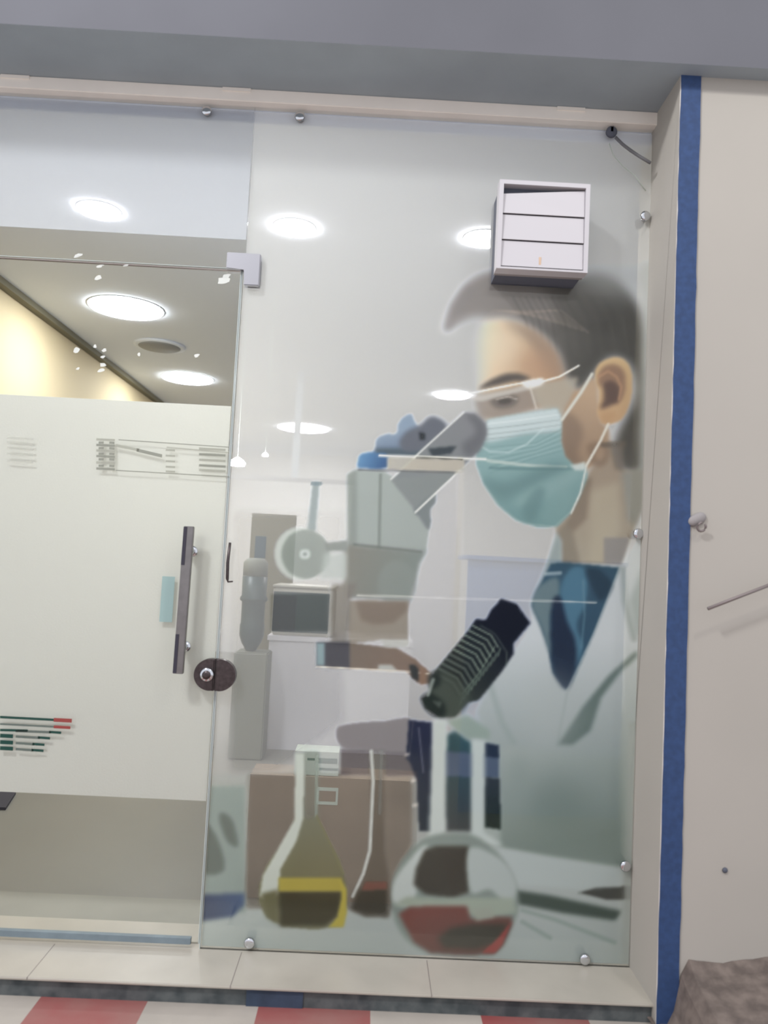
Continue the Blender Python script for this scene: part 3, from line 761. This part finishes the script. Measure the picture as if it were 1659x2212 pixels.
mpoly([(1130, 1100), (1160, 1055), (1180, 1062), (1150, 1130)], (104, 146, 148), 9, .6)
mpoly([(1170, 1120), (1215, 1050), (1240, 1070), (1215, 1130)], (134, 172, 172), 10, .5)
line([(1050, 1050), (1085, 1100), (1130, 1130), (1200, 1137), (1240, 1100), (1268, 1030)], 3, (160, 186, 184), None, 3, .5)
# straps
line([(1281, 806), (1258, 845), (1216, 905)], 7, (206, 206, 196), .9, 4)
line([(1316, 915), (1300, 950), (1268, 1006)], 6, (212, 208, 196), .9, 3)
line([(1268, 1010), (1256, 1064), (1236, 1108)], 4, (208, 212, 206), .9, 3)
poly([(1234, 1004), (1268, 996), (1266, 1014), (1246, 1016)], (196, 206, 202), .9, 3)
# -- lab coat and shirt
CT = (186, 196, 194)
poly([(1388, 1140), (1420, 1100), (1420, 1900), (1345, 1878), (1290, 1870), (1180, 1850), (1085, 1832), (1083, 1612), (1055, 1600), (1030, 1540), (1060, 1470), (1110, 1410), (1150, 1345), (1150, 1300), (1180, 1240), (1200, 1150), (1214, 1170), (1214, 1222), (1345, 1222)],
     ((206, 212, 213), (1250, 1380), (150, 168, 160), (1240, 1800)), .8, 7)
poly([(1185, 1210), (1205, 1150), (1216, 1170), (1216, 1250), (1190, 1300), (1165, 1330), (1150, 1300), (1165, 1260)], (150, 168, 170), .8, 7, False, .9)
poly([(1192, 1218), (1215, 1214), (1342, 1226), (1286, 1368), (1240, 1470), (1225, 1492), (1196, 1455), (1186, 1400), (1168, 1350), (1150, 1308), (1165, 1270)], ((62, 100, 122), (1300, 1240), (48, 92, 120), (1230, 1470)), .9, 4)
poly([(1150, 1308), (1165, 1268), (1205, 1248), (1210, 1290), (1192, 1330), (1194, 1420), (1168, 1350)], (122, 146, 150), None, 7, True, .9)
poly([(1215, 1262), (1240, 1225), (1270, 1235), (1268, 1300), (1248, 1350), (1262, 1400), (1240, 1440), (1225, 1380), (1212, 1320)], (84, 138, 166), None, 7, True, .9)
poly([(1196, 1300), (1212, 1290), (1226, 1340), (1244, 1385), (1245, 1440), (1226, 1490), (1198, 1452), (1192, 1380)], (30, 46, 72), None, 6, True, .95)
poly([(1268, 1230), (1300, 1232), (1325, 1265), (1300, 1300), (1276, 1260)], (44, 70, 88), None, 8, True, .8)
line([(1262, 1255), (1265, 1330), (1258, 1400)], 4, (110, 156, 176), None, 5, .6)
line([(1181, 1240), (1212, 1238)], 8, (196, 210, 212), None, 5, .6)
# lapel edge and folds
line([(1343, 1222), (1286, 1368), (1226, 1496)], 4, (200, 206, 204), None, 5, .6)
line([(1228, 1492), (1205, 1612)], 5, (160, 176, 170), None, 8, .5)
poly([(1380, 1405), (1318, 1460), (1260, 1530), (1206, 1612), (1240, 1610), (1278, 1580), (1300, 1510), (1345, 1450), (1380, 1418)], (112, 134, 122), .82, 6, False, .9)
line([(1348, 1230), (1352, 1300), (1372, 1380)], 12, (156, 170, 164), None, 12, .6)
poly([(1388, 1230), (1420, 1200), (1420, 1400), (1375, 1370), (1362, 1300)], (168, 182, 178), None, 10, False, .7)
ell(1190, 1540, 60, 90, (190, 198, 194), None, 50, .1, .5)
line([(1060, 1480), (1085, 1560), (1110, 1605)], 10, (160, 178, 170), None, 14, .5)
poly([(1083, 1612), (1200, 1625), (1345, 1640), (1345, 1870), (1180, 1850), (1085, 1832)], ((176, 188, 182), (1200, 1610), (142, 160, 151), (1240, 1820)), .84, 12)
ell(1205, 1740, 70, 60, (132, 152, 142), None, 50, 0, .6); ell(1120, 1700, 24, 70, (156, 172, 164), None, 24, 0, .6)
# -- table dark marks
poly([(1050, 1920), (1124, 1928), (1190, 1938), (1345, 1972), (1332, 1992), (1220, 1976), (1128, 1958)], (86, 104, 94), .88, 5)
poly([(1050, 1918), (1110, 1924), (1120, 1940), (1060, 1932)], (120, 138, 128), .85, 6)
poly([(1252, 1932), (1290, 1920), (1400, 1916), (1400, 1948), (1310, 1946)], (90, 92, 86), .88, 4)
line([(1130, 1970), (1200, 1990), (1330, 2040)], 6, (130, 158, 146), None, 10, .5); line([(1130, 1995), (1190, 2030)], 6, (130, 158, 146), None, 10, .5)
poly([(1085, 1835), (1180, 1852), (1345, 1878), (1345, 1916), (1250, 1925), (1130, 1915), (1015, 1935), (1020, 1830)], (192, 204, 202), .82, 8)
# -- microscope upper body
poly([(752, 1022), (772, 1011), (830, 1016), (852, 1030), (880, 1075), (928, 1142), (922, 1192), (752, 1186)], (166, 176, 172), .86, 4)
poly([(750, 1024), (772, 1011), (770, 1186), (750, 1186)], (148, 158, 152), None, 5)
line([(822, 1025), (817, 1285)], 7, (134, 146, 138), None, 4, .8)
poly([(742, 1176), (924, 1190), (908, 1218), (898, 1260), (886, 1298), (742, 1292)], ((142, 142, 132), (760, 1200), (138, 150, 144), (890, 1230)), .86, 5)
ell(858, 1262, 42, 52, (146, 156, 150), None, 6, 0, .7)
line([(765, 1176), (910, 1192)], 5, (118, 126, 120), None, 5, .8)
line([(772, 1286), (980, 1293), (1290, 1302)], 3, (236, 232, 224), .8, 3, .75)
# knob and its posts
poly([(674, 1040), (691, 1040), (682, 1148), (662, 1148)], (150, 164, 166), .82, 4)
line([(674, 1044), (692, 1044)], 8, (128, 150, 158), None, 3)
ell(645, 1196, 52, 57, (200, 208, 204), .7, 3); ell(660, 1197, 53, 54, (150, 160, 154), .84, 4)
ell(658, 1197, 12, 11, (196, 206, 204), .85, 3); ell(658, 1197, 5, 5, (140, 150, 148), .85, 2)
poly([(700, 1172), (752, 1166), (752, 1192), (706, 1192)], (140, 148, 144), .82, 4)
poly([(700, 1196), (750, 1194), (750, 1250), (690, 1252)], (176, 188, 184), .7, 8, False, .8)
# stage block and arm
poly([(752, 1296), (884, 1300), (884, 1392), (820, 1385), (752, 1392)], (160, 150, 134), .84, 4)
poly([(768, 1298), (884, 1300), (880, 1320), (850, 1346), (810, 1350), (780, 1340)], (140, 122, 104), None, 5, False, .85)
poly([(715, 1262), (770, 1262), (755, 1300), (752, 1446), (705, 1446), (712, 1392)], (138, 132, 122), .78, 8)
poly([(752, 1388), (820, 1396), (858, 1400), (900, 1425), (932, 1455), (935, 1480), (900, 1476), (878, 1452), (752, 1446)], ((134, 118, 102), (760, 1400), (146, 118, 98), (920, 1470)), .88, 3)
poly([(820, 1384), (884, 1384), (884, 1399), (832, 1400)], (196, 198, 190), .7, 3); poly([(818, 1437), (846, 1436), (860, 1452), (818, 1450)], (190, 192, 184), .7, 3)
poly([(684, 1388), (755, 1388), (755, 1445), (684, 1442)], (78, 78, 88), .88, 3); poly([(684, 1390), (702, 1390), (702, 1438), (684, 1440)], (140, 168, 174), .88, 3)
line([(683, 1441), (905, 1454), (928, 1457)], 3, (236, 226, 208), .9, 3)
poly([(884, 1438), (896, 1436), (906, 1446), (906, 1474), (890, 1466)], (60, 66, 66), .9, 3)
poly([(908, 1440), (922, 1446), (922, 1478), (908, 1482)], (156, 122, 96), .85, 3)
# -- lower eyepiece
BD = [(1084, 1293), (1118, 1304), (1148, 1346), (1111, 1391), (1112, 1412), (1085, 1452), (1035, 1515), (1012, 1520), (985, 1550), (950, 1553), (918, 1532), (910, 1510), (928, 1500), (932, 1462), (948, 1440), (1010, 1365), (1030, 1336), (1050, 1340), (1062, 1318)]
poly(BD, ((24, 28, 44), (1080, 1370), (74, 86, 78), (970, 1500)), .97, 3)
ex = np.array((-.62, .785)); pe = np.array((.80, .60))
for k in range(11):
    c0 = np.array((1022, 1352))+ex*k*13.2; c1 = c0+pe*40+np.array((8, -3)); c2 = c0+pe*72+ex*4
    line([tuple(c0), tuple(c1), tuple(c2)], 4, (138, 158, 140) if k < 6 else (110, 124, 114), None, 3, .85)
    c3 = c0+pe*74+ex*16; line([tuple(c2+pe*6), tuple(c3+ex*4+pe*10)], 4, (120, 142, 126), None, 4, .75)
for k in range(11):
    c0 = np.array((1022, 1358))+ex*(k*13.2+1); c1 = c0+pe*36+np.array((6, -2)); line([tuple(c0), tuple(c1), tuple(c0+pe*64+ex*4)], 3.5, (40, 50, 50), None, 3, .8)
line([(1070, 1398), (1040, 1450), (1000, 1500)], 3, (136, 160, 140), None, 4, .7)
line([(1040, 1352), (1070, 1370), (1096, 1410), (1095, 1440)], 3, (124, 146, 132), None, 4, .5)
poly([(930, 1465), (960, 1450), (1010, 1490), (1012, 1520), (985, 1550), (950, 1545)], (88, 100, 90), None, 9, True, .8)
poly([(910, 1508), (930, 1498), (960, 1520), (962, 1548), (940, 1550), (918, 1532)], (44, 58, 54), None, 5, True, .9)
poly([(935, 1515), (955, 1518), (950, 1532)], (106, 118, 110), None, 4, False, .8)
poly([(928, 1462), (948, 1452), (952, 1480), (930, 1490)], (48, 60, 58), None, 5, True, .9)
line([(925, 1502), (936, 1470)], 8, (190, 204, 194), None, 5, .6)
# -- upper eyepieces and gloves
poly([(872, 900), (889, 893), (900, 915), (925, 940), (935, 975), (870, 985), (812, 985), (811, 962), (815, 945), (835, 936), (856, 935), (860, 915)], ((140, 162, 186), (860, 930), (120, 140, 168), (870, 970)), .88, 4, True)
poly([(812, 968), (940, 965), (1020, 975), (1015, 988), (812, 982)], (88, 108, 122), .86, 6)
poly([(905, 918), (926, 900), (945, 899), (966, 915), (960, 935), (935, 965), (880, 975), (862, 955), (880, 930)], (112, 118, 132), .88, 5, True)
poly([(775, 985), (786, 977), (812, 976), (838, 982), (836, 1010), (776, 1010), (772, 998)], ((96, 150, 196), (780, 980), (56, 104, 160), (830, 1008)), .92, 3, True)
poly([(1002, 888), (1030, 892), (1050, 912), (1054, 935), (1040, 968), (1020, 990), (896, 1105), (890, 1080), (848, 1034), (927, 955)], ((140, 142, 148), (1000, 900), (138, 146, 148), (880, 1060)), .88, 3)
poly([(1008, 892), (1040, 902), (1052, 935), (1036, 970), (1012, 985), (1000, 960), (1030, 930)], (110, 112, 120), None, 10, True, .7)
poly([(843, 1034), (890, 1030), (990, 1018), (898, 1104)], (142, 150, 150), .88, 4)
poly([(925, 968), (988, 962), (975, 978), (935, 985)], (70, 82, 92), .9, 4)
poly([(905, 932), (920, 935), (918, 950), (908, 948)], (50, 58, 66), .9, 3)
poly([(896, 1100), (938, 1064), (942, 1085), (932, 1100), (932, 1130), (925, 1144), (908, 1120)], (132, 142, 144), .88, 3, True)
line([(1002, 890), (927, 958), (845, 1034)], 4, (206, 208, 206), .9, 3); line([(1000, 1010), (898, 1106)], 4, (224, 224, 218), .85, 3)
line([(820, 983), (1050, 991)], 5, (228, 226, 214), .9, 3)
poly([(838, 986), (1004, 992), (1004, 1018), (838, 1014)], (226, 218, 204), .3, 2, False, .9)
line([(900, 988), (1000, 992)], 2.5, (70, 72, 68), .9, 2)
line([(775, 1014), (1000, 1020)], 4, (116, 120, 122), .85, 3, .8)
poly([(984, 1018), (1004, 1018), (1004, 1205), (990, 1205)], (232, 228, 216), .55, 2, False, .8)
# -- lower glove, sleeve
poly([(725, 1592), (727, 1574), (742, 1567), (775, 1562), (800, 1560), (835, 1558), (862, 1553), (888, 1556), (886, 1620), (840, 1626), (790, 1622), (745, 1620), (730, 1606)], (148, 142, 144), .88, 3, True)
poly([(884, 1556), (936, 1562), (936, 1640), (934, 1800), (905, 1800), (900, 1690), (886, 1650), (878, 1640)], ((44, 56, 92), (910, 1580), (50, 62, 76), (910, 1780)), .9, 4)
line([(905, 1575), (915, 1670)], 4, (120, 124, 146), None, 4, .7); line([(893, 1560), (884, 1640)], 3, (90, 92, 110), None, 3, .7)
for p in ((880, 1632), (893, 1689), (897, 1742)): ell(p[0], p[1], 7, 3, (220, 210, 200), .9, 2, -.3)
poly([(964, 1590), (985, 1580), (1022, 1608), (1022, 1800), (960, 1800)], ((52, 100, 110), (990, 1600), (74, 82, 84), (990, 1790)), .86, 5)
poly([(960, 1625), (1080, 1632), (1080, 1684), (960, 1678)], (92, 112, 140), .84, 4)
poly([(1048, 1606), (1080, 1612), (1080, 1640), (1048, 1636)], (40, 58, 84), .9, 4)
poly([(1048, 1680), (1080, 1684), (1084, 1795), (1048, 1790)], ((56, 68, 76), (1060, 1690), (40, 60, 50), (1070, 1790)), .9, 4)
poly([(965, 1560), (1010, 1545), (1060, 1580), (1060, 1600), (1010, 1600)], (164, 184, 170), .8, 8)
# -- big flask: necks
FL = (204, 214, 209)
poly([(936, 1556), (968, 1556), (962, 1740), (966, 1800), (925, 1830), (930, 1720)], FL, .84, 5)
poly([(1020, 1598), (1049, 1602), (1047, 1800), (1090, 1830), (1020, 1830)], (200, 212, 208), .84, 6)
poly([(925, 1810), (1015, 1805), (1080, 1850), (1115, 1910), (1122, 1960), (1105, 2010), (1075, 2060), (1000, 2068), (920, 2060), (880, 2035), (855, 1995), (842, 1945), (848, 1900), (875, 1850)], (150, 166, 158), .8, 5, True)
poly([(915, 1830), (885, 1860), (852, 1905), (848, 1950), (880, 1960), (900, 1935), (905, 1880), (925, 1840)], (200, 210, 206), .84, 8, True)
poly([(918, 1840), (945, 1830), (1014, 1832), (1014, 1930), (980, 1942), (920, 1935), (895, 1915), (900, 1880)], (78, 72, 60), .86, 6)
poly([(1015, 1835), (1085, 1860), (1118, 1915), (1100, 1960), (1060, 1925), (1018, 1930)], (190, 202, 199), .8, 8, True)
poly([(852, 1958), (880, 1940), (950, 1945), (1110, 1942), (1118, 1975), (1060, 1985), (900, 1965)], (176, 190, 172), .82, 8)
poly([(862, 1978), (885, 1964), (940, 1960), (1010, 1962), (1018, 1990), (1055, 1985), (1108, 1984), (1108, 2000), (1088, 2045), (1070, 2064), (1000, 2068), (930, 2062), (895, 2040)], ((150, 84, 74), (930, 1970), (134, 92, 82), (960, 2060)), .88, 5)
poly([(975, 2008), (1030, 1998), (1100, 2000), (1078, 2040), (1030, 2055), (960, 2052), (945, 2030)], (92, 88, 76), .88, 10)
poly([(1108, 1992), (1086, 2045), (1070, 2064), (1040, 2064), (1078, 2030)], (186, 84, 76), .88, 4)
poly([(1020, 1968), (1060, 1962), (1070, 1986), (1030, 1994)], (176, 184, 168), .85, 5)
# -- yellow flask
poly([(640, 1630), (688, 1630), (686, 1765), (706, 1810), (735, 1860), (750, 1915), (748, 1960), (735, 2002), (680, 2012), (610, 2004), (575, 1985), (558, 1955), (558, 1915), (575, 1870), (610, 1825), (638, 1770)], ((150, 158, 142), (660, 1700), (146, 146, 104), (670, 1880)), .62, 4, False)
poly([(656, 1625), (690, 1625), (688, 1765), (656, 1770)], (160, 170, 158), .3, 5)
poly([(638, 1630), (658, 1630), (655, 1770), (640, 1820), (606, 1880), (600, 1935), (575, 1950), (559, 1940), (566, 1895), (600, 1835), (634, 1775)], (204, 212, 202), .85, 4)
line([(684, 1635), (682, 1765)], 6, (160, 176, 164), .7, 3); line([(684, 1765), (716, 1830), (742, 1890)], 4, (150, 150, 100), .7, 4)
poly([(562, 1935), (600, 1925), (600, 2000), (575, 1985)], (132, 130, 92), .84, 6)
poly([(600, 1930), (738, 1928), (732, 1980), (700, 2006), (604, 2004)], (90, 86, 62), .88, 5)
poly([(602, 1898), (738, 1900), (744, 1930), (600, 1930)], (196, 180, 66), .9, 4)
poly([(732, 1900), (750, 1925), (750, 1970), (742, 2006), (708, 2008), (728, 1985), (738, 1940)], (204, 188, 62), .9, 4)
# -- small red flask
poly([(798, 1625), (832, 1625), (832, 1840), (842, 1900), (842, 1985), (790, 1982), (758, 1968), (756, 1945), (778, 1905), (800, 1845)], (124, 116, 104), .5, 5)
line([(802, 1625), (806, 1690), (799, 1840), (785, 1890), (762, 1940)], 8, (204, 208, 202), .85, 4)
line([(824, 1625), (822, 1690), (820, 1760)], 8, (142, 148, 144), .7, 5, .7)
poly([(775, 1925), (838, 1922), (838, 1982), (790, 1982), (758, 1968)], (86, 82, 70), .86, 6); poly([(788, 1908), (838, 1906), (838, 1924), (780, 1928)], (150, 98, 84), .86, 4)
# -- blue flask at the door edge
poly([(440, 1700), (530, 1700), (530, 1975), (440, 1975)], (160, 178, 172), .72, 6)
poly([(437, 1785), (460, 1800), (480, 1850), (480, 1885), (437, 1885)], (118, 132, 124), .75, 8, True); poly([(475, 1758), (500, 1775), (512, 1830), (490, 1820), (474, 1780)], (118, 132, 124), .75, 8, True)
poly([(430, 1936), (528, 1932), (526, 1960), (500, 1984), (430, 1994)], ((84, 98, 134), (450, 1960), (86, 112, 156), (525, 1945)), .88, 5)
# unprinted margin beside the jamb
m_ = soft(((GX > 1346+(2080-GY)*.030) & (GY > 1560)).astype(float), 5); lay(m_, (184, 194, 190), .62, .8)

# film sheet as a fine grid carrying the printed colours
NX, NZ = 300, 580
fz0, fz1 = .004, ZG
bm = None
us = np.linspace(XD+.001, XJ-.001, NX); vsz = np.linspace(fz0, fz1, NZ)
UX, VZ = np.meshgrid(us, vsz)
rel = np.stack([UX-CAM[0], np.full_like(UX, -CAMY), VZ-CAM[2]], -1)
dd = rel@FF; ix = IMW/2+FPX*(rel@RR)/dd; iy = IMH/2-FPX*(rel@UU)/dd
fx = np.clip((ix-PX0)/STEP, 0, PW-1.001); fy = np.clip((iy-PY0)/STEP, 0, PH-1.001)
x0i, y0i = fx.astype(int), fy.astype(int); tx, ty = fx-x0i, fy-y0i
def samp(A):
    if A.ndim == 3: a, b = tx[..., None], ty[..., None]
    else: a, b = tx, ty
    return (A[y0i, x0i]*(1-a)+A[y0i, x0i+1]*a)*(1-b)+(A[y0i+1, x0i]*(1-a)+A[y0i+1, x0i+1]*a)*b
cs = samp(COL)/255.0; cl = np.where(cs <= .04045, cs/12.92, ((cs+.055)/1.055)**2.4)
lum = cl.mean(-1, keepdims=True); cl = np.clip((cl*.86+lum*.14)*(.70+.98*lum**.8), 0, .96); al = samp(ALP)
YP = .0118
co = np.stack([UX, np.full_like(UX, YP), VZ], -1).reshape(-1, 3); back = co.copy(); back[:, 1] = YP+.0006
ox = np.array([(XD+XJ)/2, YP, fz0]); idx = np.arange(NX*NZ).reshape(NZ, NX)
keep = ~((UX[:-1, :-1] < XS) & (VZ[:-1, :-1] > zt2)) if XS > XD else np.ones((NZ-1, NX-1), bool)
q = np.stack([idx[:-1, :-1], idx[:-1, 1:], idx[1:, 1:], idx[1:, :-1]], -1)[keep]
me = bpy.data.meshes.new('printed_film')
me.vertices.add(len(co)); me.vertices.foreach_set('co', (co-ox).astype(np.float32).ravel())
me.loops.add(q.size); me.loops.foreach_set('vertex_index', q.astype(np.int32).ravel())
me.polygons.add(len(q)); me.polygons.foreach_set('loop_start', (np.arange(len(q))*4).astype(np.int32))
me.update(calc_edges=True); me.validate()
ca = me.color_attributes.new('print_colour', 'FLOAT_COLOR', 'POINT')
ca.data.foreach_set('color', np.concatenate([cl.reshape(-1, 3), al.reshape(-1, 1)], 1).astype(np.float32).ravel())
m, N, L = newmat('printed_film'); N.remove(N['Principled BSDF'])
at_ = N.new('ShaderNodeAttribute'); at_.attribute_name = 'print_colour'
d = N.new('ShaderNodeBsdfDiffuse'); tl = N.new('ShaderNodeBsdfTranslucent'); tr_ = N.new('ShaderNodeBsdfTransparent')
a_ = N.new('ShaderNodeMixShader'); a_.inputs[0].default_value = .5; b_ = N.new('ShaderNodeMixShader')
L.new(at_.outputs['Color'], d.inputs[0]); L.new(at_.outputs['Color'], tl.inputs[0])
L.new(d.outputs[0], a_.inputs[1]); L.new(tl.outputs[0], a_.inputs[2])
L.new(at_.outputs['Alpha'], b_.inputs[0]); L.new(tr_.outputs[0], b_.inputs[1]); L.new(a_.outputs[0], b_.inputs[2])
L.new(b_.outputs[0], N['Material Output'].inputs[0])
me.materials.append(m)
fo = bpy.data.objects.new('printed_window_film', me); C.objects.link(fo); fo.location = ox
tag(fo, 'translucent printed film on the side pane showing a masked scientist at a microscope with flasks', 'window film')
